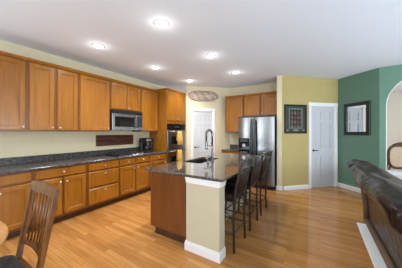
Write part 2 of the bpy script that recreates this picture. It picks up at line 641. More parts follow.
base_run([(0.045, YD0 - 0.085), (YD1 + 0.085, LY)], 'baseboard_center', (ST[0], ST[1], 0), R45)
base_run([(0.0, LG)], 'baseboard_right', (YE[0], YE[1], 0), -R45)
base_run([(0.0, 0.098)], 'baseboard_arch', (GE[0], GE[1], 0), 0)
struct(MB().box(-0.901, -0.755, 4.862, 4.876, 0, 0.1, 0.003).box(-0.9, -0.886, 4.87, 5.5, 0, 0.1, 0.003), 'baseboard_pillar', 'white')
base_run([(0.02, PD0 - 0.085), (PD1 + 0.085, LP)], 'baseboard_pantry', (PA[0], PA[1], 0), R45)


# ------------------------------------------------------------------ cabinets
def knob(x, z, yf, parent):
    mb = MB()
    mb.lathe([(0.006, 0), (0.005, 0.012), (0.013, 0.017), (0.0155, 0.022), (0.012, 0.028), (0.0, 0.030)], 14,
             Matrix.Translation((x, yf, z)) @ Matrix.Rotation(PI / 2, 4, 'X'))
    return mb.build('knob', 'nickel', parent)


def cabinet(name, label, loc, rz, w, d, z0, z1, fronts, cat='cabinet', group=None, toe=False, crown=False):
    """local frame: width +x, back at y=0, front at y=-d. fronts: (kind, x, z, w, h, knob x, knob z)"""
    t = thing(name, label, cat, loc, rz, group)
    mb = MB()
    mb.box(0.001, w - 0.001, -d, 0, z0 + (0.1 if toe else 0), z1)
    mb.build('body', 'cab_frame_shaded', t)
    if toe:
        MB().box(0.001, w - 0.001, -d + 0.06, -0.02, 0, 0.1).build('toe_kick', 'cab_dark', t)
    if crown:
        mb = MB()
        mb.prism([(-d - 0.02, z1), (-d - 0.024, z1 + 0.006), (-d - 0.042, z1 + 0.034), (-d - 0.045, z1 + 0.045), (0, z1 + 0.045), (0, z1)], 0.0005, w - 0.0005, 'x')
        if crown == 'left':
            mb.prism([(0.001, z1), (-0.004, z1 + 0.006), (-0.022, z1 + 0.034), (-0.025, z1 + 0.045), (0.001, z1 + 0.045)], -d - 0.045, -0.37, 'y')
        mb.build('crown_moulding', 'cab', t)
    for kind, x, z, fw, fh, kx, kz in fronts:
        st = 0.056 if kind == 'door' else (0.0 if fh < 0.19 else 0.0)
        f = MB().panel(x, z, fw, fh, -d, -d - 0.02, stile=st).build(kind, 'cab', t)
        if kx is not None:
            knob(kx, kz, -d - 0.02, f)
    return t


G = 0.022   # reveal of the face frame round each front
UZ0, UZ1 = 1.41, 2.445
DU = 0.33


def upper(y0, y1, label, doors, z0=UZ0, name='wall_cabinet'):
    w = y1 - y0
    n = len(doors)
    fw = (w - 2 * G - (n - 1) * 0.012) / n
    fr = []
    for i, ks in enumerate(doors):
        x = G + i * (fw + 0.012)
        kx = x + (0.03 if ks == 'l' else fw - 0.03)
        fr.append(('door', x, z0 + 0.018, fw, UZ1 - z0 - 0.03, kx, z0 + 0.06))
    return cabinet(name, label, (W, y0, 0), R90, w, DU, z0, UZ1, fr, group='wall cabinets on the left wall', crown=True)


upper(0.36, 1.01, 'maple wall cabinet at the left edge of the photo, nearest above the granite counter', ['r'])
upper(1.01, 1.365, 'narrow single door maple wall cabinet, second from the left edge, knob at its lower right', ['r'])
upper(1.365, 1.715, 'narrow single door maple wall cabinet, third from the left edge, knob at its lower left', ['l'])
upper(1.715, 2.312, 'wide single door maple wall cabinet just left of the microwave', ['r'])
upper(2.312, 3.10, 'short two door maple wall cabinet above the stainless microwave', ['r', 'l'], 1.87)
upper(3.10, 3.675, 'single door maple wall cabinet between microwave and tall oven cabinet', ['l'])

DB = 0.60


def base(y0, y1, label, layout):
    w = y1 - y0
    fr = []
    if layout == 'drawers':
        for z, hh in ((0.725, 0.125), (0.43, 0.265), (0.135, 0.265)):
            fr.append(('drawer', G, z, w - 2 * G, hh, w / 2, z + hh * (0.5 if hh < 0.2 else 0.82)))
    else:
        nd, ndr, ks = layout
        dw = (w - 2 * G - (ndr - 1) * 0.035) / ndr
        for i in range(ndr):
            x = G + i * (dw + 0.035)
            fr.append(('drawer', x, 0.725, dw, 0.125, x + dw / 2, 0.79))
        fw = (w - 2 * G - (nd - 1) * 0.03) / nd
        for i in range(nd):
            x = G + i * (fw + 0.03)
            kx = x + (0.03 if ks[i] == 'l' else fw - 0.03)
            fr.append(('door', x, 0.135, fw, 0.56, kx, 0.635))
    return cabinet('base_cabinet', label, (W, y0, 0), R90, w, DB, 0, 0.868, fr, group='base cabinets along the left wall', toe=True)


base(0.25, 1.0, 'maple base cabinet at the left edge of the photo, behind the dining chair', (2, 1, 'rl'))
base(1.0, 1.72, 'maple base cabinet right of the dining chair, one wide drawer over two doors', (2, 1, 'rl'))
base(1.72, 2.335, 'maple base cabinet with a stack of three drawers and no door', 'drawers')
base(2.335, 3.12, 'maple base cabinet under the cooktop, two small drawers over two doors', (2, 2, 'rl'))
base(3.12, 3.675, 'maple base cabinet below the coffee maker, beside the tall oven cabinet', (1, 1, 'r'))

# tall oven cabinet
OY0, OY1 = 3.68, 4.492
ow = OY1 - OY0
oven_cab = thing('oven_cabinet', 'tall maple cabinet holding the stacked ovens, beside the pantry door', 'cabinet', (W, OY0, 0), R90)
mb = MB()
mb.box(0, 0.02, -0.62, 0, 0.1, 2.49)
mb.box(ow - 0.02, ow, -0.62, 0, 0.1, 2.49)
mb.box(0.02, ow - 0.02, -0.02, 0, 0.1, 2.49)
mb.box(0.02, ow - 0.02, -0.62, -0.02, 1.625, 2.49)
mb.box(0.02, ow - 0.02, -0.62, -0.02, 0.1, 0.385)
mb.build('body', 'cab', oven_cab)
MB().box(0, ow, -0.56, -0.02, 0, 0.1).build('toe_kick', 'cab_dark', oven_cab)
mb = MB()
zc = 2.49
mb.prism([(-0.64, zc), (-0.644, zc + 0.006), (-0.662, zc + 0.034), (-0.665, zc + 0.045), (0, zc + 0.045), (0, zc)], 0, ow - 0.03, 'x')
mb.prism([(0.0, zc), (-0.004, zc + 0.006), (-0.022, zc + 0.034), (-0.025, zc + 0.045), (0.0, zc + 0.045)], -0.665, -0.0, 'y')
mb.build('crown_moulding', 'cab', oven_cab)
fw = (ow - 2 * G - 0.012) / 2
for i in range(2):
    x = G + i * (fw + 0.012)
    f = MB().panel(x, 1.70, fw, 0.765, -0.62, -0.64, stile=0.056).build('door', 'cab', oven_cab)
    knob(x + (fw - 0.03 if i == 0 else 0.03), 1.75, -0.64, f)
MB().panel(G, 0.14, ow - 2 * G, 0.22, -0.62, -0.64, stile=0.0).build('drawer', 'cab', oven_cab)

# the stacked ovens
ov = thing('wall_oven', 'stainless double wall oven with black control strip and two hung towels', 'oven', (W, OY0, 0.39), R90)
a, b = 0.028, ow - 0.028
MB().box(a, b, -0.60, -0.05, 0.0, 1.23).build('housing', 'black', ov)
cp = MB().box(a, b, -0.645, -0.60, 1.075, 1.23, 0.004).build('control_panel', 'blackgloss', ov)
MB().box(ow / 2 - 0.09, ow / 2 + 0.09, -0.648, -0.645, 1.13, 1.175).build('display', 'display', cp)
for z0, z1 in ((0.555, 1.065), (0.02, 0.545)):
    d = MB().box(a, b, -0.645, -0.60, z0, z1, 0.006).build('oven_door', 'steel', ov)
    MB().box(a + 0.14, b - 0.14, -0.649, -0.645, z0 + 0.13, z1 - 0.17, 0.002).build('window', 'blackgloss', d)
    hb = MB()
    hz = z1 - 0.045
    hb.tube([(a + 0.05, -0.645, hz), (a + 0.05, -0.695, hz)], 0.009)
    hb.tube([(b - 0.05, -0.645, hz), (b - 0.05, -0.695, hz)], 0.009)
    hb.tube([(a + 0.03, -0.695, hz), (b - 0.03, -0.695, hz)], 0.0125, 12)
    hb.build('handle', 'steel', d)


def towel(label, zbar, drop):
    t = MB()
    x0, x1 = 0.33, 0.565
    n, yb = 14, -0.695
    prof = [(0.017, -drop * 0.7), (0.016, -0.1), (0.0155, 0.0), (0.011, 0.011), (0, 0.0155), (-0.011, 0.011), (-0.0155, 0), (-0.017, -0.1), (-0.020, -0.2), (-0.018, -drop)]
    bmx = t.bm
    V = []
    for i in range(n + 1):
        u = i / n
        row = []
        for j, (dy, dz) in enumerate(prof):
            k = max(0.0, -dz) / drop
            wv = 0.007 * math.sin(u * 15 + 0.5) * k
            xx = x0 + (x1 - x0) * u
            xx += (0.44 - xx) * 0.22 * (1 - k) * (1 if dz < 0.05 else 0)
            row.append(bmx.verts.new((xx, yb + dy - (wv + 0.007 * k if dy < 0 else 0), zbar + dz)))
        V.append(row)
    for i in range(n):
        for j in range(len(prof) - 1):
            f = bmx.faces.new([V[i][j], V[i + 1][j], V[i + 1][j + 1], V[i][j + 1]])
            f.smooth = True
    o = t.build('kitchen_towel', 'towel')
    o.location = (W, OY0, 0.39)
    o.rotation_euler = (0, 0, R90)
    sm = o.modifiers.new('thickness', 'SOLIDIFY')
    sm.thickness = 0.004
    sm.offset = 0
    tag(o, label, 'towel', 'towels on the oven handles')


towel('yellow patterned towel over the handle of the upper wall oven', 1.065 - 0.045, 0.36)
towel('yellow patterned towel over the handle of the lower wall oven', 0.545 - 0.045, 0.38)

# ------------------------------------------------------------------ left counter
ct = thing('countertop', 'long dark speckled granite countertop along the left wall', 'countertop', (W, 0.25, 0.869), R90)
MB().box(0, 3.425, -0.645, 0, 0, 0.032, 0.006).build('slab', 'granite', ct)
MB().box(0, 3.425, -0.022, 0, 0.0325, 0.145, 0.003).build('backsplash', 'granite', ct)
CZ = 0.902

# cooktop
ck = thing('cooktop', 'black gas cooktop with steel trim set on the left granite counter', 'cooktop', (W, 2.34, CZ), R90)
MB().box(0.0, 0.76, -0.59, -0.07, 0.0, 0.012, 0.004).build('glass_plate', 'blackgloss', ck)
MB().box(-0.008, 0.768, -0.60, -0.588, 0, 0.014, 0.003).build('front_trim', 'steel', ck)
for bx, by, br in ((0.16, -0.19, 0.045), (0.16, -0.43, 0.055), (0.44, -0.19, 0.055), (0.44, -0.43, 0.045)):
    g = MB()
    g.lathe([(br, 0.012), (br, 0.022), (br * 0.7, 0.024), (br * 0.7, 0.032), (0, 0.033)], 18, Matrix.Translation((bx, by, 0)))
    bo = g.build('burner', 'charcoal', ck)
    gr = MB()
    q = 0.115
    for s in (-1, 1):
        gr.box(bx - q, bx + q, by + s * q - 0.006, by + s * q + 0.006, 0.038, 0.048)
        gr.box(bx + s * q - 0.006, bx + s * q + 0.006, by - q, by + q, 0.038, 0.048)
        gr.box(bx + s * 0.05, bx + s * q, by - 0.005, by + 0.005, 0.038, 0.05)
        gr.box(bx - 0.005, bx + 0.005, by + s * 0.05, by + s * q, 0.038, 0.05)
        for s2 in (-1, 1):
            gr.box(bx + s * q - 0.007, bx + s * q + 0.007, by + s2 * q - 0.007, by + s2 * q + 0.007, 0.012, 0.04)
    gr.build('grate', 'charcoal', bo)
for k in range(5):
    mb = MB()
    mb.lathe([(0.019, 0.012), (0.017, 0.034), (0.0, 0.036)], 14, Matrix.Translation((0.66, -0.14 - 0.09 * k, 0)))
    mb.build('control_knob', 'nickel', ck)

# coffee maker
cf = thing('coffee_maker', 'black drip coffee maker on the counter beside the oven cabinet', 'coffee maker', (W + 0.10, 3.23, CZ), R90)
MB().box(0, 0.20, -0.27, 0, 0, 0.035, 0.008).build('base', 'black', cf)
MB().box(0.005, 0.195, -0.11, 0, 0.036, 0.34, 0.012).build('water_tank', 'black', cf)
MB().prism([(-0.26, 0.235), (-0.27, 0.345), (-0.12, 0.355), (-0.111, 0.235)], 0.0, 0.20, 'x').build('brew_head', 'black', cf)
mb = MB()
mb.lathe([(0.055, 0.0), (0.075, 0.03), (0.078, 0.08), (0.06, 0.13), (0.052, 0.15), (0.0, 0.152)], 20, Matrix.Translation((0.1, -0.19, 0.037)))
car = mb.build('carafe', 'glasspot', cf)
MB().tube([(0.1, -0.25, 0.17), (0.1, -0.30, 0.165), (0.1, -0.305, 0.10), (0.1, -0.265, 0.08)], 0.009).build('carafe_handle', 'black', car)
MB().box(0.03, 0.17, -0.275, -0.268, 0.27, 0.32, 0.002).build('button_strip', 'nickel', cf)
# canister beside it
mb = MB()
mb.lathe([(0.05, 0), (0.055, 0.01), (0.05, 0.12), (0.058, 0.2), (0.058, 0.22)], 20)
gz = thing('coffee_grinder', 'small black grinder behind and right of the black coffee maker', 'coffee grinder', (W + 0.20, 3.56, CZ), R90)
mb.build('base', 'black', gz)
MB().lathe([(0.055, 0.221), (0.06, 0.33), (0.05, 0.345), (0.0, 0.35)], 20).build('hopper', 'glasspot', gz)

# microwave
mw = thing('microwave', 'stainless microwave mounted over the cooktop below the short cabinet', 'microwave', (W, 2.318, 1.44), R90)
MB().box(0, 0.775, -0.37, -0.001, 0, 0.425, 0.003).build('body', 'black', mw)
MB().box(0, 0.775, -0.405, -0.37, 0.355, 0.425, 0.004).build('vent_grille', 'matte', mw)
md = MB().box(0.0, 0.60, -0.405, -0.37, 0.0, 0.352, 0.006).build('door', 'steel', mw)
MB().box(0.055, 0.525, -0.409, -0.405, 0.07, 0.285, 0.002).build('window', 'blackgloss', md)
MB().tube([(0.565, -0.405, 0.05), (0.565, -0.44, 0.065), (0.565, -0.445, 0.18), (0.565, -0.44, 0.29), (0.565, -0.405, 0.305)], 0.011).build('handle', 'charcoal', md)
cpn = MB().box(0.603, 0.775, -0.405, -0.37, 0.0, 0.352, 0.006).build('control_panel', 'steel', mw)
MB().box(0.625, 0.755, -0.409, -0.405, 0.07, 0.31, 0.002).build('keypad', 'blueband', cpn)

# plaque on the backsplash wall
pq = thing('wall_plaque', 'long dark red wooden plaque on the wall above the cooktop', 'plaque', (W, 2.20, 1.10), R90)
MB().box(0, 0.93, -0.018, -0.001, 0, 0.235, 0.003).build('board', 'plaque', pq)
mb = MB()
mb.box(0, 0.93, -0.026, -0.0185, 0, 0.014, 0.002).box(0, 0.93, -0.026, -0.0185, 0.221, 0.235, 0.002)
mb.box(0, 0.014, -0.026, -0.0185, 0.014, 0.221).box(0.916, 0.93, -0.026, -0.0185, 0.014, 0.221)
mb.build('border', 'chairwood', pq)

# oval sign over the pantry door
sg = thing('wall_sign', 'oval carved pinkish sign hung above the white pantry door', 'sign', (PA[0] + 0.515 * 0.7071, PA[1] + 0.515 * 0.7071, 2.475), R45)


def oval(a, b, n=48, lobes=0.0, tips=0.0):
    out = []
    for k in range(n):
        t = 2 * PI * k / n
        e = 0.58
        cx_, sx_ = math.cos(t), math.sin(t)
        x = a * math.copysign(abs(cx_) ** e, cx_)
        z = b * math.copysign(abs(sx_) ** e, sx_)
        x += math.copysign(tips, cx_) * max(0, abs(cx_) - 0.93) / 0.07
        out.append((x, z))
    return out


MB().prism(oval(0.41, 0.15, tips=0.06), -0.02, -0.002, 'y').build('board', 'sign', sg)
rim = [(x, -0.024, z) for x, z in oval(0.395, 0.142, tips=0.05)]
MB().tube(rim, 0.010, 8, closed=True).build('rim', 'signrim', sg)
rim2 = [(x, -0.022, z) for x, z in oval(0.32, 0.10)]
MB().tube(rim2, 0.006, 6, closed=True).build('inner_band', 'signrim', sg)
mb = MB()   # unreadable raised script: loops and strokes
pts = []
for k in range(120):
    t = k / 119
    pts.append((-0.25 + 0.5 * t + 0.02 * math.sin(t * 50), -0.026, 0.035 * math.sin(t * 38) * (0.7 + 0.5 * math.sin(t * 9 + 1)) - 0.005))
mb.tube(pts, 0.010, 6)
mb.tube([(0.12, -0.026, -0.045), (0.18, -0.026, -0.062), (0.25, -0.026, -0.035)], 0.007, 6)
mb.build('raised_script', 'signletter', sg)

# ------------------------------------------------------------------ refrigerator wall
cabinet('base_cabinet', 'small maple base cabinet left of the refrigerator in the far corner', (XC + 0.005, YB, 0), 0, 0.53, 0.60, 0, 0.868,
        [('drawer', G, 0.725, 0.486, 0.125, 0.265, 0.79), ('door', G, 0.135, 0.486, 0.56, 0.46, 0.635)], toe=True)
c2 = thing('countertop', 'short dark granite countertop left of the refrigerator', 'countertop', (XC + 0.005, YB, 0.869), 0)
MB().box(0, 0.535, -0.64, -0.001, 0, 0.032, 0.006).build('slab', 'granite', c2)
MB().box(0, 0.535, -0.022, -0.001, 0.0325, 0.145, 0.003).build('backsplash', 'granite', c2)


def fupper(x0, x1, z0, label, ks):
    w = x1 - x0
    z1 = 2.40
    cabinet('wall_cabinet', label, (x0, YB, 0), 0, w, 0.33, z0, z1,
            [('door', G, z0 + 0.018, w - 2 * G, z1 - z0 - 0.03, G + 0.03 if ks == 'l' else w - G - 0.03, z0 + 0.06)], group='wall cabinets by the refrigerator', crown=True)


fupper(XC + 0.005, -1.825, 1.385, 'tall maple wall cabinet left of the refrigerator, above the short counter', 'r')
fupper(-1.82, -1.355, 1.83, 'short maple wall cabinet above the dispenser side of the refrigerator', 'r')
fupper(-1.35, -0.89, 1.83, 'short maple wall cabinet above the refrigerator next to the yellow pillar', 'l')

fr = thing('refrigerator', 'stainless side by side refrigerator with black dispenser beside the yellow pillar', 'refrigerator', (-1.815, YB - 0.03, 0), 0)
FW, FD = 0.90, 0.67
MB().box(0, FW, -FD, 0, 0.03, 1.765, 0.004).build('body', 'black', fr)
MB().box(0.02, FW - 0.02, -FD - 0.03, -FD + 0.06, 0, 0.095).build('kick_grille', 'black', fr)
# gently bowed doors
def bowed(x0, x1, z0, z1, bow=0.018, n=8):
    poly = []
    for k in range(n + 1):
        u = k / n
        poly.append((x0 + (x1 - x0) * u, -FD - 0.06 - bow * (1 - (2 * u - 1) ** 2)))
    poly += [(x1, -FD - 0.004), (x0, -FD - 0.004)]
    mb = MB()
    mb.prism(poly, z0, z1, 'z')
    return mb


LX = 0.40
fl = bowed(0.0, LX - 0.004, 0.10, 1.765).build('freezer_door', 'steel', fr)
f2 = bowed(LX + 0.004, FW, 0.10, 1.765).build('refrigerator_door', 'steel', fr)
for dd, (xa, xb) in ((fl, (0.325, 0.395)), (f2, (0.412, 0.482))):
    mb = MB()
    xm = (xa + xb) / 2
    mb.tube([(xm, -FD - 0.065, 1.72), (xm, -FD - 0.115, 1.66), (xm, -FD - 0.125, 1.1), (xm, -FD - 0.115, 0.50), (xm, -FD - 0.065, 0.45)], [0.022, 0.027, 0.036, 0.027, 0.022], 12)
    mb.build('handle', 'charcoal', dd)
dp = MB().box(0.02, 0.30, -FD - 0.085, -FD - 0.06, 0.87, 1.24, 0.006).build('dispenser', 'blackgloss', fl)
MB().box(0.06, 0.26, -FD - 0.088, -FD - 0.085, 1.15, 1.21, 0.002).build('dispenser_buttons', 'charcoal', dp)
MB().box(0.07, 0.25, -FD - 0.11, -FD - 0.085, 0.875, 0.895, 0.003).box(0.12, 0.2, -FD - 0.10, -FD - 0.085, 1.02, 1.10, 0.003).build('drip_tray', 'steel', dp)
MB().box(0.0, FW, -FD - 0.07, -FD + 0.05, 1.767, 1.795, 0.006).build('hinge_cover', 'black', fr)

# ------------------------------------------------------------------ island
isl = thing('kitchen_island', 'maple kitchen island with cream end wall and white trim', 'kitchen island', (0, 0, 0))
IX0, IX1, IY0, IY1 = -2.012, -1.358, 1.90, 4.0
mb = MB().box(IX0, IX1, IY0, IY1, 0.10, 0.66)
mb.box(IX0, -1.99, IY0, IY1, 0.66, 0.868).box(-1.58, IX1, IY0, IY1, 0.66, 0.868)
mb.box(-1.99, -1.58, IY0, 2.5, 0.66, 0.868).box(-1.99, -1.58, 3.24, IY1, 0.66, 0.868)
bmesh.ops.remove_doubles(mb.bm, verts=mb.bm.verts, dist=1e-5)
mb.build('cabinet_body', 'cab', isl)
ep = MB().box(IX0, IX1, IY0 - 0.019, IY0 - 0.001, 0.10, 0.868, 0.002).build('end_panel', 'panelwood', isl)
ep['label'] = 'darker brown veneer end panel'
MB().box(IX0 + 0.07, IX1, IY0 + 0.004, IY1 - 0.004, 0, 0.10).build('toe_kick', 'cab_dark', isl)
CX0, CX1, CY0 = -1.355, -0.915, 1.83
for (ya, yb_) in ((1.92, 2.45), (2.47, 3.35), (3.37, 3.97)):
    mb = MB()
    mb.panel(0, 0.135, yb_ - ya, 0.56, 0, -0.02, stile=0.056)
    o = mb.build('door', 'cab', isl)
    o.location = (IX0, yb_, 0)
    o.rotation_euler = (0, 0, -R90)
    knob(0.04, 0.635, -0.02, o)
MB().box(CX0, CX1, CY0, CY0 + 0.135, 0, 0.868).build('end_wall', 'column', isl)
MB().box(IX1 + 0.003, IX1 + 0.09, 1.966, IY1, 0, 0.868).build('knee_wall', 'column', isl)
mb = MB()
for o_, za, zb in ((0.012, 0.80, 0.868), (0.02, 0.835, 0.868), (0.026, 0.852, 0.868)):
    mb.box(CX0, CX1 + o_, CY0 - o_, CY0, za, zb, 0.002)
    mb.box(CX1, CX1 + o_, CY0, CY0 + 0.135, za, zb, 0.002)
mb.build('frieze_trim', 'white', isl)
mb = MB()
for o_, za, zb in ((0.016, 0, 0.085), (0.010, 0.085, 0.108)):
    mb.box(CX0 - o_, CX1 + o_, CY0 - o_, CY0, za, zb, 0.002)
    mb.box(CX1, CX1 + o_, CY0, CY0 + 0.135, za, zb, 0.002)
    mb.box(CX0 - o_, CX0, CY0, IY0 - 0.02, za, zb, 0.002)
mb.build('base_trim', 'white', isl)

# island worktop with a sink cut-out
it = thing('countertop', 'polished dark brown granite island top with rounded front corner', 'countertop', (0, 0, 0.869))
SX0, SX1, SY0, SY1 = -1.97, -1.60, 2.52, 3.22
TX0, TX1, TY0, TY1 = -2.062, -0.862, 1.80, 4.09
mb = MB()
bmx = mb.bm
def rr(x0, x1, y0, y1, r, n=5):
    out = []
    for (cx, cy, a0) in ((x1 - r, y0 + r, -PI / 2), (x1 - r, y1 - r, 0), (x0 + r, y1 - r, PI / 2), (x0 + r, y0 + r, PI)):
        for k in range(n + 1):
            t = a0 + PI / 2 * k / n
            out.append((cx + r * math.cos(t), cy + r * math.sin(t)))
    return out
outer = rr(TX0, TX1, TY0, TY1, 0.03)
outer_in = rr(TX0 + 0.008, TX1 - 0.008, TY0 + 0.008, TY1 - 0.008, 0.024)
hole = rr(SX0, SX1, SY0, SY1, 0.05)
loops = []
for lp, z in ((hole, 0.0), (hole, 0.034), (outer_in, 0.034), (outer, 0.026), (outer, 0.008), (outer_in, 0.0), (hole, 0.0)):
    loops.append([bmx.verts.new((x, y, z)) for x, y in lp])
for A, B in zip(loops, loops[1:]):
    n = len(A)
    for k in range(n):
        bmx.faces.new([A[k], A[(k + 1) % n], B[(k + 1) % n], B[k]])
bmesh.ops.remove_doubles(bmx, verts=bmx.verts, dist=1e-6)
mb.build('slab', 'granite_i', it)

sk = thing('sink', 'dark undermount sink let into the island top', 'sink', (0, 0, 0.70))
mb = MB()
e = 0.012
ho = rr(SX0 - e, SX1 + e, SY0 - e, SY1 + e, 0.06)
hi = rr(SX0 + 0.004, SX1 - 0.004, SY0 + 0.004, SY1 - 0.004, 0.05)
hb_ = rr(SX0 + 0.03, SX1 - 0.03, SY0 + 0.03, SY1 - 0.03, 0.05)
bmx = mb.bm
loops = [[bmx.verts.new((x, y, z)) for x, y in lp] for lp, z in ((ho, 0.0), (ho, 0.168), (hi, 0.168), (hi, 0.05), (hb_, 0.012))]
for A, B in zip(loops, loops[1:]):
    n = len(A)
    for k in range(n):
        bmx.faces.new([A[k], A[(k + 1) % n], B[(k + 1) % n], B[k]])
bmx.faces.new(loops[0][::-1])
bmx.faces.new(loops[-1])
mb.build('basin', 'soil', sk)
mb = MB()
mb.lathe([(0.045, 0.013), (0.04, 0.017), (0.0, 0.015)], 18, Matrix.Translation(((SX0 + SX1) / 2, (SY0 + SY1) / 2, 0)))
mb.build('drain', 'chrome', sk)

fc = thing('faucet', 'tall spring neck chrome faucet standing on the island by the sink', 'faucet', (-1.53, 2.80, 0.904))
mb = MB()
mb.lathe([(0.032, 0), (0.032, 0.012), (0.022, 0.02), (0.021, 0.15), (0.017, 0.16), (0.017, 0.28)], 18)
mb.build('body', 'chrome', fc)
arcp = [(0, 0, 0.28)]
for k in range(17):
    t = PI * k / 16
    arcp.append((-0.058 + 0.058 * math.cos(t), 0, 0.455 + 0.075 * math.sin(t)))
arcp.append((-0.116, 0, 0.36))
spring = MB().tube(arcp, 0.016, 10)
sp = []
# coil wrapped round the neck
for i in range(260):
    u = i / 259 * (len(arcp) - 1)
    j = min(int(u), len(arcp) - 2)
    p = Vector(arcp[j]).lerp(Vector(arcp[j + 1]), u - j)
    d = (Vector(arcp[j + 1]) - Vector(arcp[j])).normalized()
    nrm = Vector((0, 1, 0))
    b_ = d.cross(nrm)
    th = i * 0.9
    sp.append(p + (nrm * math.cos(th) + b_ * math.sin(th)) * 0.019)
spring.tube(sp, 0.0035, 5)
spring.build('spring_neck', 'chrome', fc)
MB().lathe([(0.016, 0.36), (0.022, 0.34), (0.022, 0.24), (0.027, 0.21), (0.024, 0.20), (0.0, 0.20)][::-1], 16, Matrix.Translation((-0.116, 0, 0))).build('spray_head', 'chrome', fc)
MB().tube([(-0.01, 0, 0.25), (-0.05, 0, 0.265), (-0.092, 0, 0.27)], 0.007).tube([(-0.116 + 0.026 * math.cos(2 * PI * k / 16), 0.026 * math.sin(2 * PI * k / 16), 0.27) for k in range(16)], 0.005, 6, closed=True).build('support_arm', 'chrome', fc)
MB().tube([(0, -0.02, 0.075), (0, -0.05, 0.08), (-0.005, -0.11, 0.10)], [0.012, 0.009, 0.007]).build('handle', 'chrome', fc)
sd = thing('soap_dispenser', 'short chrome soap pump right beside the island faucet', 'soap dispenser', (-1.50, 2.60, 0.904))
MB().lathe([(0.02, 0), (0.02, 0.008), (0.012, 0.014), (0.012, 0.06), (0.0, 0.062)], 14).build('pump_body', 'chrome', sd)
MB().tube([(0, 0, 0.06), (0, 0, 0.075), (-0.035, 0, 0.085), (-0.075, 0, 0.075)], 0.006).build('spout', 'chrome', sd)


# ------------------------------------------------------------------ bar stools
def make_stool(label, loc):
    t = thing('bar_stool', label, 'bar stool', loc, -R90, 'bar stools along the island')
    w = 0.185
    sh = 0.60
    for s in (-1, 1):
        MB().tube([(s * 0.175, -0.15, sh - 0.01), (s * (w + 0.015), -0.185, 0.0)], 0.0145, 8).build('leg', 'iron', t)
        # rear leg runs on up into the back post
        MB().tube([(s * w, 0.205, 0), (s * (w - 0.005), 0.195, 0.35), (s * (w - 0.002), 0.205, sh), (s * (w + 0.005), 0.235, 0.78), (s * (w + 0.012), 0.295, 1.035), (s * (w + 0.013), 0.305, 1.065)], [0.0145, 0.0145, 0.015, 0.015, 0.0145, 0.012], 8).build('leg', 'iron', t)
    mb = MB()
    q = 0.185
    for z, f in ((0.22, 1.0),):
        mb.tube([(-q, -0.172, z), (q, -0.172, z)], 0.009, 8)
        mb.tube([(-q, -0.172, z), (-q + 0.003, 0.198, z)], 0.009, 8)
        mb.tube([(q, -0.172, z), (q - 0.003, 0.198, z)], 0.009, 8)
        mb.tube([(-q, 0.198, z), (q, 0.198, z)], 0.009, 8)
    mb.build('footrest', 'iron', t)
    mb = MB()
    for s in (-1, 1):
        mb.tube([(s * 0.182, -0.165, 0.36), (s * 0.12, -0.155, 0.47), (s * 0.0, -0.15, 0.575)], 0.006, 6)
        mb.tube([(s * 0.182, -0.14, 0.38), (s * 0.178, 0.0, 0.56), (s * 0.18, 0.18, 0.38)], 0.006, 6)
    mb.build('brace', 'iron', t)
    MB().box(-0.185, 0.185, -0.175, 0.195, sh - 0.02, sh + 0.005, 0.006).build('seat_frame', 'iron', t)
    sm = MB()
    sm.box(-0.20, 0.20, -0.21, 0.185, sh + 0.006, sh + 0.075, 0.028, seg=3)
    sm.build('seat', 'seatleather', t)

    def yz(z):
        return 0.235 + (z - 0.78) * (0.06 / 0.255)
    mb = MB()
    mb.tube([(-w - 0.012, yz(1.04), 1.04), (-0.1, yz(1.045) + 0.015, 1.055), (0, yz(1.05) + 0.02, 1.062), (0.1, yz(1.045) + 0.015, 1.055), (w + 0.012, yz(1.04), 1.04)], 0.011, 8)
    mb.build('back_rail', 'iron', t)
    mb = MB()
    mb.tube([(-w - 0.008, yz(0.93), 0.93), (0, yz(0.93) + 0.016, 0.935), (w + 0.008, yz(0.93), 0.93)], 0.010, 8)
    mb.build('back_rail', 'iron', t)
    mb = MB()
    mb.tube([(-w, yz(0.645), 0.645), (0, yz(0.645) + 0.01, 0.645), (w, yz(0.645), 0.645)], 0.010, 8)
    mb.build('back_rail', 'iron', t)
    mb = MB()
    for s in (-1, 1):
        # C scrolls between the two upper rails
        for c0, r0 in ((0.055, 0.046), (0.135, 0.042)):
            pts = []
            for k in range(22):
                th = -PI * 0.5 + k / 21 * PI * 1.75
                rad = r0 * (1 - 0.5 * k / 21)
                pts.append((s * (c0 + rad * math.cos(th)), yz(0.99) + 0.014 - 0.02 * (c0 / 0.16) ** 2, 0.992 + rad * 1.15 * math.sin(th)))
            mb.tube(pts, 0.0065, 6)
    mb.build('scroll', 'iron', t)
    # upholstered pad filling the back below the scrolls
    mb = MB()
    rows = []
    for k in range(9):
        u = -1 + k / 4
        yb_ = 0.012 * (1 - u * u)
        rows.append([mb.bm.verts.new((0.172 * u, yz(z) + yb_ + dy, z)) for z, dy in ((0.655, -0.016), (0.66, 0.008), (0.79, 0.014), (0.905, 0.008), (0.91, -0.016), (0.79, -0.03))])
    for A, B in zip(rows, rows[1:]):
        for k in range(6):
            mb.bm.faces.new([A[k], A[(k + 1) % 6], B[(k + 1) % 6], B[k]]).smooth = True
    mb.bm.faces.new(rows[0])
    mb.bm.faces.new(rows[-1][::-1])
    mb.build('back_pad', 'seatleather', t)
    return t


SXC = -1.045
s0 = make_stool('nearest of the dark scroll back bar stools, beside the cream end wall', (SXC, 2.245, 0))
dup(s0, (SXC, 2.835, 0), label='middle one of the dark scroll back bar stools along the island')
dup(s0, (SXC, 3.42, 0), label='farthest of the dark scroll back bar stools, nearest the refrigerator')

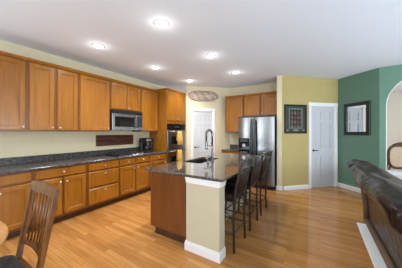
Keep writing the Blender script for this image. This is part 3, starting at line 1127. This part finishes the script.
# ------------------------------------------------------------------ yellow and green wall pictures
pc = thing('framed_picture', 'dark green framed picture on the yellow wall left of the white door', 'picture', (ST[0] + 0.055 * 0.7071, ST[1] + 0.055 * 0.7071, 1.365), R45)
pw_, ph_ = 0.625, 0.70
mb = MB()
fwd = 0.05
mb.box(0, pw_, -0.03, -0.001, 0, fwd, 0.004).box(0, pw_, -0.03, -0.001, ph_ - fwd, ph_, 0.004)
mb.box(0, fwd, -0.03, -0.001, fwd, ph_ - fwd, 0.004).box(pw_ - fwd, pw_, -0.03, -0.001, fwd, ph_ - fwd, 0.004)
mb.build('frame', 'blackframe', pc)
MB().box(fwd, pw_ - fwd, -0.014, -0.001, fwd, ph_ - fwd).build('mat_board', 'greenmat', pc)
mb = MB()
i0, i1, j0, j1 = 0.12, pw_ - 0.12, 0.115, ph_ - 0.085
mb.box(i0, i1, -0.018, -0.0145, j0, j0 + 0.03).box(i0, i1, -0.018, -0.0145, j1 - 0.03, j1)
mb.box(i0, i0 + 0.03, -0.018, -0.0145, j0 + 0.03, j1 - 0.03).box(i1 - 0.03, i1, -0.018, -0.0145, j0 + 0.03, j1 - 0.03)
mb.build('inner_border', 'greymat', pc)
ar = MB().box(i0 + 0.03, i1 - 0.03, -0.017, -0.0145, j0 + 0.03, j1 - 0.03).build('print', 'artdark', pc)
mb = None
for q0, q1 in ((0.07, 0.11), (0.25, 0.38), (pw_ - 0.11, pw_ - 0.07)):
    MB().box(q0, q1, -0.017, -0.0145, 0.06, 0.095).build('plate', 'artlight', pc)

mr_ = thing('wall_mirror', 'square mirror in a wide black frame on the green wall', 'mirror', (YE[0] + 0.125 * 1.0, YE[1] - 0.125 * 1.0, 1.325), -R45)
mw_, mh_ = 0.60, 0.765
ff = 0.08
mb = MB()
mb.box(0, mw_, -0.035, -0.001, 0, ff, 0.008).box(0, mw_, -0.035, -0.001, mh_ - ff, mh_, 0.008)
mb.box(0, ff, -0.035, -0.001, ff, mh_ - ff, 0.008).box(mw_ - ff, mw_, -0.035, -0.001, ff, mh_ - ff, 0.008)
mb.build('frame', 'blackframe', mr_)
MB().box(ff, mw_ - ff, -0.012, -0.001, ff, mh_ - ff).build('glass', 'mirror', mr_)

# ------------------------------------------------------------------ carpet and sofa
ca = MB().box(0.475, 3.9, -1.0, 3.74, 0.0, 0.016, 0.004).build('area_rug', 'rug')
tag(ca, 'pale grey carpet edge under the brown leather sofa', 'rug')

SL0, SL1 = 1.55, 3.74
sf = thing('sofa', 'dark brown leather sofa at the right edge, its wrinkled back to the kitchen', 'sofa', (0, 0, 0.017))


def pillow_run(profile, y0, y1, ny, wr, seed, endround=0.10):
    """soft roll: closed XZ profile swept along Y, ends drawn in, with wrinkles"""
    random.seed(seed)
    ph = [random.uniform(0, 6.28) for _ in range(6)]
    mb = MB()
    bmx = mb.bm
    cx_ = sum(p[0] for p in profile) / len(profile)
    cz_ = sum(p[1] for p in profile) / len(profile)
    rows = []
    L = y1 - y0
    for i in range(ny + 1):
        u = i / ny
        y = y0 + L * u
        e = min(u, 1 - u) * L
        s = 1.0 if e >= endround else (0.72 + 0.28 * math.sqrt(max(0.0, 1 - (1 - e / endround) ** 2)))
        row = []
        for j, (x, z) in enumerate(profile):
            t = j / len(profile) * 2 * PI
            wv = wr * (math.sin(y * 4 + ph[0] + 2 * t) * 0.6 + math.sin(y * 9 + ph[1] - 3 * t) * 0.35 + math.sin(t * 5 + y * 5 + ph[2]) * 0.45)
            dx, dz = x - cx_, z - cz_
            l = math.hypot(dx, dz)
            k = s * (1 + wv / max(l, 0.05))
            row.append(bmx.verts.new((cx_ + dx * k, y, cz_ + dz * k)))
        rows.append(row)
    n = len(profile)
    for A, B in zip(rows, rows[1:]):
        for k in range(n):
            f = bmx.faces.new([A[k], A[(k + 1) % n], B[(k + 1) % n], B[k]])
            f.smooth = True
    for r_ in (rows[0], rows[-1]):
        f = bmx.faces.new(r_)
        f.smooth = True
    return mb


def smooth_profile(pts, n=36):
    """closed Catmull-Rom through pts"""
    m = len(pts)
    out = []
    for k in range(n):
        u = k / n * m
        i = int(u)
        f = u - i
        p0, p1, p2, p3 = (pts[(i + q) % m] for q in (-1, 0, 1, 2))
        out.append(tuple(0.5 * ((2 * p1[c]) + (-p0[c] + p2[c]) * f + (2 * p0[c] - 5 * p1[c] + 4 * p2[c] - p3[c]) * f * f + (-p0[c] + 3 * p1[c] - 3 * p2[c] + p3[c]) * f ** 3) for c in (0, 1)))
    return out


# outer back shell leaning out towards the kitchen
mb = MB()
mb.prism([(0.60, 0.06), (0.588, 0.30), (0.545, 0.64), (0.515, 0.76), (0.62, 0.82), (0.80, 0.40), (0.84, 0.06)], SL0 + 0.02, SL1 - 0.02, 'y', bev=0.015)
mb.build('back_panel', 'sofa', sf)
mb = MB()
mb.tube([(0.592, SL1 - 0.05, 0.06), (0.582, SL1 - 0.05, 0.30), (0.545, SL1 - 0.05, 0.64), (0.52, SL1 - 0.05, 0.72)], 0.04, 8)
mb.tube([(0.592, SL1 - 0.05, 0.075), (0.592, SL0 + 0.05, 0.075)], 0.042, 8)
mb.build('back_piping', 'sofa_lit', sf)
HP = smooth_profile([(0.48, 0.725), (0.385, 0.785), (0.34, 0.87), (0.38, 0.945), (0.48, 0.968), (0.62, 0.94), (0.72, 0.85), (0.70, 0.75), (0.60, 0.71)], 40)
ym = (SL0 + SL1) / 2
for (a_, b_, sd_) in ((SL0, 3.33, 3), (3.29, SL1, 8)):
    pillow_run(HP, a_, b_, 60, 0.019, sd_, 0.12).build('back_cushion', 'sofa', sf)
LB = smooth_profile([(0.70, 0.45), (0.68, 0.66), (0.76, 0.72), (0.88, 0.62), (0.92, 0.47), (0.82, 0.43)], 24)
for (a_, b_, sd_) in ((SL0 + 0.22, ym - 0.005, 5), (ym + 0.005, SL1 - 0.22, 6)):
    pillow_run(LB, a_, b_, 30, 0.008, sd_, 0.08).build('lumbar_cushion', 'sofa', sf)
    SP = smooth_profile([(0.84, 0.30), (0.84, 0.44), (1.1, 0.47), (1.42, 0.45), (1.46, 0.36), (1.40, 0.29), (1.1, 0.29)], 30)
    pillow_run(SP, a_, b_, 24, 0.006, sd_ + 3, 0.08).build('seat_cushion', 'sofa', sf)
MB().box(0.845, 1.42, SL0 + 0.2, SL1 - 0.2, 0.05, 0.285, 0.015).build('base', 'sofa', sf)
for a_ in (SL0 + 0.005, SL1 - 0.205):
    mb = MB()
    mb.box(0.85, 1.46, a_ + 0.015, a_ + 0.185, 0.05, 0.52, 0.03, seg=2)
    AP = smooth_profile([(0.02, 0.50), (0.0, 0.58), (0.06, 0.64), (0.14, 0.64), (0.20, 0.58), (0.18, 0.50)], 20)
    rows = []
    for i in range(13):
        x = 0.80 + 0.68 * i / 12
        s_ = 0.8 if i in (0, 12) else 1.0
        rows.append([mb.bm.verts.new((x, a_ + 0.1 + (u - 0.1) * s_, 0.57 + (z - 0.57) * s_)) for u, z in AP])
    for A, B in zip(rows, rows[1:]):
        for k in range(20):
            mb.bm.faces.new([A[k], A[(k + 1) % 20], B[(k + 1) % 20], B[k]]).smooth = True
    mb.bm.faces.new(rows[0])
    mb.bm.faces.new(rows[-1])
    mb.build('arm', 'sofa', sf)
for x in (0.68, 1.36):
    for y in (SL0 + 0.12, SL1 - 0.12):
        MB().lathe([(0.024, 0), (0.03, 0.06)], 12, Matrix.Translation((x, y, 0))).build('foot', 'black', sf)

# grey armchair past the sofa
ac = thing('armchair', 'light grey upholstered armchair beyond the sofa in front of the arch', 'armchair', (1.42, 4.72, 0), 0)
MB().box(-0.40, 0.40, -0.36, 0.36, 0.12, 0.36, 0.02, seg=2).build('base', 'greyfabric', ac)
for s in (-1, 1):
    MB().box(s * 0.29 - 0.09, s * 0.29 + 0.09, -0.36, 0.26, 0.365, 0.60, 0.04, seg=3).build('arm', 'greyfabric', ac)
MB().box(-0.40, 0.40, 0.265, 0.42, 0.365, 0.66, 0.04, seg=3).build('backrest', 'greyfabric', ac)
MB().box(-0.195, 0.195, -0.37, 0.26, 0.365, 0.47, 0.03, seg=3).build('seat_cushion', 'greyfabric', ac)
for x in (-0.33, 0.33):
    for y in (-0.3, 0.3):
        MB().lathe([(0.018, 0), (0.026, 0.12)], 10, Matrix.Translation((x, y, 0))).build('leg', 'fancywood', ac)


# ------------------------------------------------------------------ carved dining chairs past the arch
def fancy_chair(label, loc, rz):
    t = thing('dining_chair', label, 'chair', loc, rz, 'carved chairs past the arch')
    def arc(sx, z0, z1, n=20):
        return None
    loop = []
    for k in range(28):
        th = 2 * PI * k / 28
        c_, s_ = math.cos(th), math.sin(th)
        x = 0.20 * math.copysign(abs(c_) ** 0.65, c_) * (1 + 0.10 * s_)
        z = 0.83 + 0.26 * math.copysign(abs(s_) ** 0.7, s_)
        loop.append((x, 0.20 + (z - 0.5) * 0.12, z))
    MB().tube(loop, 0.031, 8, closed=True).build('back_frame', 'fancywood', t)
    crest = MB().tube([(-0.14, 0.272, 1.10), (-0.07, 0.275, 1.125), (0, 0.277, 1.14), (0.07, 0.275, 1.125), (0.14, 0.272, 1.10)], [0.012, 0.024, 0.032, 0.024, 0.012], 8)
    crest.build('crest', 'fancywood', t)
    mb = MB()
    poly = [(x * 0.93, 0.83 + (z - 0.83) * 0.93) for x, y, z in loop]
    front = [mb.bm.verts.new((x, 0.185 + (z - 0.5) * 0.12, z)) for x, z in poly]
    back = [mb.bm.verts.new((x, 0.215 + (z - 0.5) * 0.12, z)) for x, z in poly]
    mb.bm.faces.new(front)
    mb.bm.faces.new(back[::-1])
    for k in range(28):
        mb.bm.faces.new([front[k], back[k], back[(k + 1) % 28], front[(k + 1) % 28]])
    mb.build('back_pad', 'beigefabric', t)
    MB().box(-0.25, 0.25, -0.25, 0.22, 0.36, 0.43, 0.02, seg=2).build('seat_rail', 'fancywood', t)
    MB().box(-0.235, 0.235, -0.24, 0.18, 0.431, 0.50, 0.03, seg=3).build('seat', 'beigefabric', t)
    for s in (-1, 1):
        MB().tube([(s * 0.22, -0.22, 0.37), (s * 0.245, -0.245, 0.27), (s * 0.215, -0.22, 0.1), (s * 0.225, -0.24, 0)], [0.033, 0.03, 0.017, 0.02], 8).build('leg', 'fancywood', t)
        MB().tube([(s * 0.16, 0.215, 0.60), (s * 0.19, 0.20, 0.44), (s * 0.20, 0.22, 0.2), (s * 0.205, 0.27, 0)], [0.02, 0.026, 0.021, 0.018], 8).build('leg', 'fancywood', t)
        MB().tube([(s * 0.205, 0.215, 0.70), (s * 0.26, 0.10, 0.715), (s * 0.27, -0.06, 0.70), (s * 0.265, -0.12, 0.66), (s * 0.25, -0.09, 0.52), (s * 0.24, -0.07, 0.43)], [0.015, 0.018, 0.02, 0.022, 0.017, 0.018], 8).build('arm', 'fancywood', t)
    return t


c1 = fancy_chair('carved wooden armchair with beige oval back at the right edge past the arch', (1.505, 6.35, 0), math.radians(190))
dup(c1, (1.40, 7.2, 0), math.radians(100), 'carved wooden armchair partly hidden by the left side of the arch')

# ------------------------------------------------------------------ breakfast table and chair
bt = thing('breakfast_table', 'round honey wood table at the left edge of the photo', 'table', (-1.90, -0.20, 0))
TR = 0.61
MB().lathe([(TR - 0.03, 0.715), (TR - 0.005, 0.722), (TR, 0.735), (TR - 0.004, 0.748), (TR - 0.012, 0.75)], 64).build('tabletop', 'tablewood', bt)
MB().lathe([(0.05, 0.06), (0.09, 0.14), (0.05, 0.22), (0.045, 0.4), (0.08, 0.52), (0.05, 0.62), (0.16, 0.70), (0.16, 0.714)], 20).build('pedestal', 'tablewood', bt)
for k in range(4):
    a_ = PI / 4 + k * PI / 2
    MB().tube([(0.05 * math.cos(a_), 0.05 * math.sin(a_), 0.16), (0.2 * math.cos(a_), 0.2 * math.sin(a_), 0.13), (0.36 * math.cos(a_), 0.36 * math.sin(a_), 0.03)], [0.04, 0.035, 0.028], 10).build('foot', 'tablewood', bt)

ch = thing('dining_chair', 'slat back wooden chair with charcoal cushion drawn up to the round table', 'chair', (-1.745, 0.335, 0), 0)


def bp(z):      # y of the back at height z
    return 0.150 + (z - 0.45) * 0.18 if z > 0.45 else 0.150 + (0.45 - z) * 0.06


for s in (-1, 1):
    mb = MB()
    for z0, z1, w0, w1, o0, o1 in ((0.0, 0.45, 0.028, 0.032, 0.178, 0.183), (0.45, 0.95, 0.032, 0.026, 0.183, 0.208)):
        t0 = mb.bm
        vs = []
        for z, w_, xo in ((z0, w0, o0), (z1, w1, o1)):
            y = bp(z)
            vs.append([t0.verts.new((s * xo + dx * w_ / 2, y + dy * w_ / 2, z)) for dx, dy in ((-1, -1), (1, -1), (1, 1), (-1, 1))])
        for k in range(4):
            t0.faces.new([vs[0][k], vs[0][(k + 1) % 4], vs[1][(k + 1) % 4], vs[1][k]])
        t0.faces.new(vs[0][::-1])
        t0.faces.new(vs[1])
    mb.build('leg', 'chairwood', ch)
    MB().tube([(s * 0.19, -0.19, 0.44), (s * 0.195, -0.195, 0.0)], [0.024, 0.017], 8).build('leg', 'chairwood', ch)


def rail(z0, z1, x, th, bow, name, rise=0.0):
    mb = MB()
    n = 12
    rows = []
    for k in range(n + 1):
        u = -1 + 2 * k / n
        yb_ = bow * (1 - u * u)
        y0_, y1_ = bp(z0) + yb_, bp(z1) + yb_
        zz = rise * (1 - u * u)
        rows.append([mb.bm.verts.new(p) for p in ((x * u, y0_ - th / 2, z0 + zz), (x * u, y0_ + th / 2, z0 + zz), (x * u, y1_ + th / 2, z1 + zz), (x * u, y1_ - th / 2, z1 + zz))])
    for A, B in zip(rows, rows[1:]):
        for k in range(4):
            mb.bm.faces.new([A[k], A[(k + 1) % 4], B[(k + 1) % 4], B[k]])
    mb.bm.faces.new(rows[0])
    mb.bm.faces.new(rows[-1][::-1])
    return mb.build(name, 'chairwood', ch)


rail(0.93, 1.005, 0.225, 0.022, 0.018, 'top_rail', 0.006)
rail(0.555, 0.585, 0.178, 0.018, 0.014, 'lower_rail', 0.015)
for k in range(6):
    x = -0.125 + 0.05 * k
    mb = MB()
    bw = 0.018 * (1 - (x / 0.2) ** 2)
    bl = 0.014 * (1 - (x / 0.18) ** 2)
    mb.tube([(x * 0.92, bp(0.59) + bl, 0.592), (x, bp(0.78) + bw, 0.78), (x * 1.06, bp(0.935) + bw, 0.935)], 0.007, 8, flat=0.7)
    mb.build('slat', 'chairwood', ch)
MB().prism([(-0.215, -0.23), (0.215, -0.23), (0.158, 0.17), (-0.158, 0.17)], 0.415, 0.455, 'z', bev=0.008).build('seat', 'chairwood', ch)
mb = MB()
ol = rr(-0.215, 0.215, -0.245, 0.122, 0.07, 5)
cu = []
for z, s in ((0.456, 0.94), (0.462, 0.99), (0.48, 1.0), (0.498, 0.97), (0.506, 0.86), (0.504, 0.5), (0.502, 0.1)):
    cu.append([mb.bm.verts.new((x * s, -0.025 + (y + 0.025) * s, z)) for x, y in ol])
for A, B in zip(cu, cu[1:]):
    for k in range(len(A)):
        mb.bm.faces.new([A[k], A[(k + 1) % len(A)], B[(k + 1) % len(A)], B[k]]).smooth = True
mb.bm.faces.new(cu[0][::-1])
mb.bm.faces.new(cu[-1])
cz = mb.build('seat_cushion', 'bluecushion')
cz.location = (-1.745, 0.335, 0)
tag(cz, 'charcoal grey seat cushion lying on the slat back wooden chair', 'cushion')
MB().tube([(-0.185, -0.19, 0.2), (-0.18, 0.2, 0.2)], 0.011).tube([(0.185, -0.19, 0.2), (0.18, 0.2, 0.2)], 0.011).tube([(-0.183, 0.0, 0.2), (0.183, 0.0, 0.2)], 0.011).build('stretcher', 'chairwood', ch)


# ------------------------------------------------------------------ recessed ceiling lights
def downlight(label, x, y):
    t = thing('ceiling_light', label, 'ceiling light', (x, y, H), 0, 'recessed ceiling lights')
    MB().lathe([(0.066, -0.001), (0.066, -0.010), (0.075, -0.014), (0.096, -0.008), (0.098, -0.001)], 32).build('trim_ring', 'white', t)
    MB().lathe([(0.0, -0.005), (0.045, -0.008), (0.065, -0.006), (0.065, -0.001)], 24).build('lens', 'lens', t)
    d = bpy.data.lights.new('downlight_lamp', 'SPOT')
    d.energy = DOWNLIGHT_W
    d.spot_size = math.radians(150)
    d.spot_blend = 1.0
    d.shadow_soft_size = 0.06
    d.color = (1.0, 0.95, 0.86)
    o = bpy.data.objects.new('downlight_lamp', d)
    COL.objects.link(o)
    o.location = (0, 0, -0.03)
    o.parent = t
    d = bpy.data.lights.new('downlight_glow', 'POINT')
    d.energy = DOWNLIGHT_W * 0.012
    d.shadow_soft_size = 0.04
    d.color = (1.0, 0.96, 0.9)
    o = bpy.data.objects.new('downlight_glow', d)
    COL.objects.link(o)
    o.location = (0, 0, -0.10)
    o.parent = t
    return t


downlight('recessed ceiling light nearest the left wall cabinets at the front', -2.96, 1.68)
downlight('largest recessed ceiling light in the photo, above the front of the island', -1.68, 1.75)
downlight('recessed ceiling light in the middle of the row along the left cabinets', -2.93, 2.88)
downlight('recessed ceiling light over the middle of the island', -1.66, 2.97)
downlight('recessed ceiling light at the far end, before the pantry sign', -2.93, 4.11)
downlight('recessed ceiling light at the far end, before the refrigerator', -1.63, 4.09)
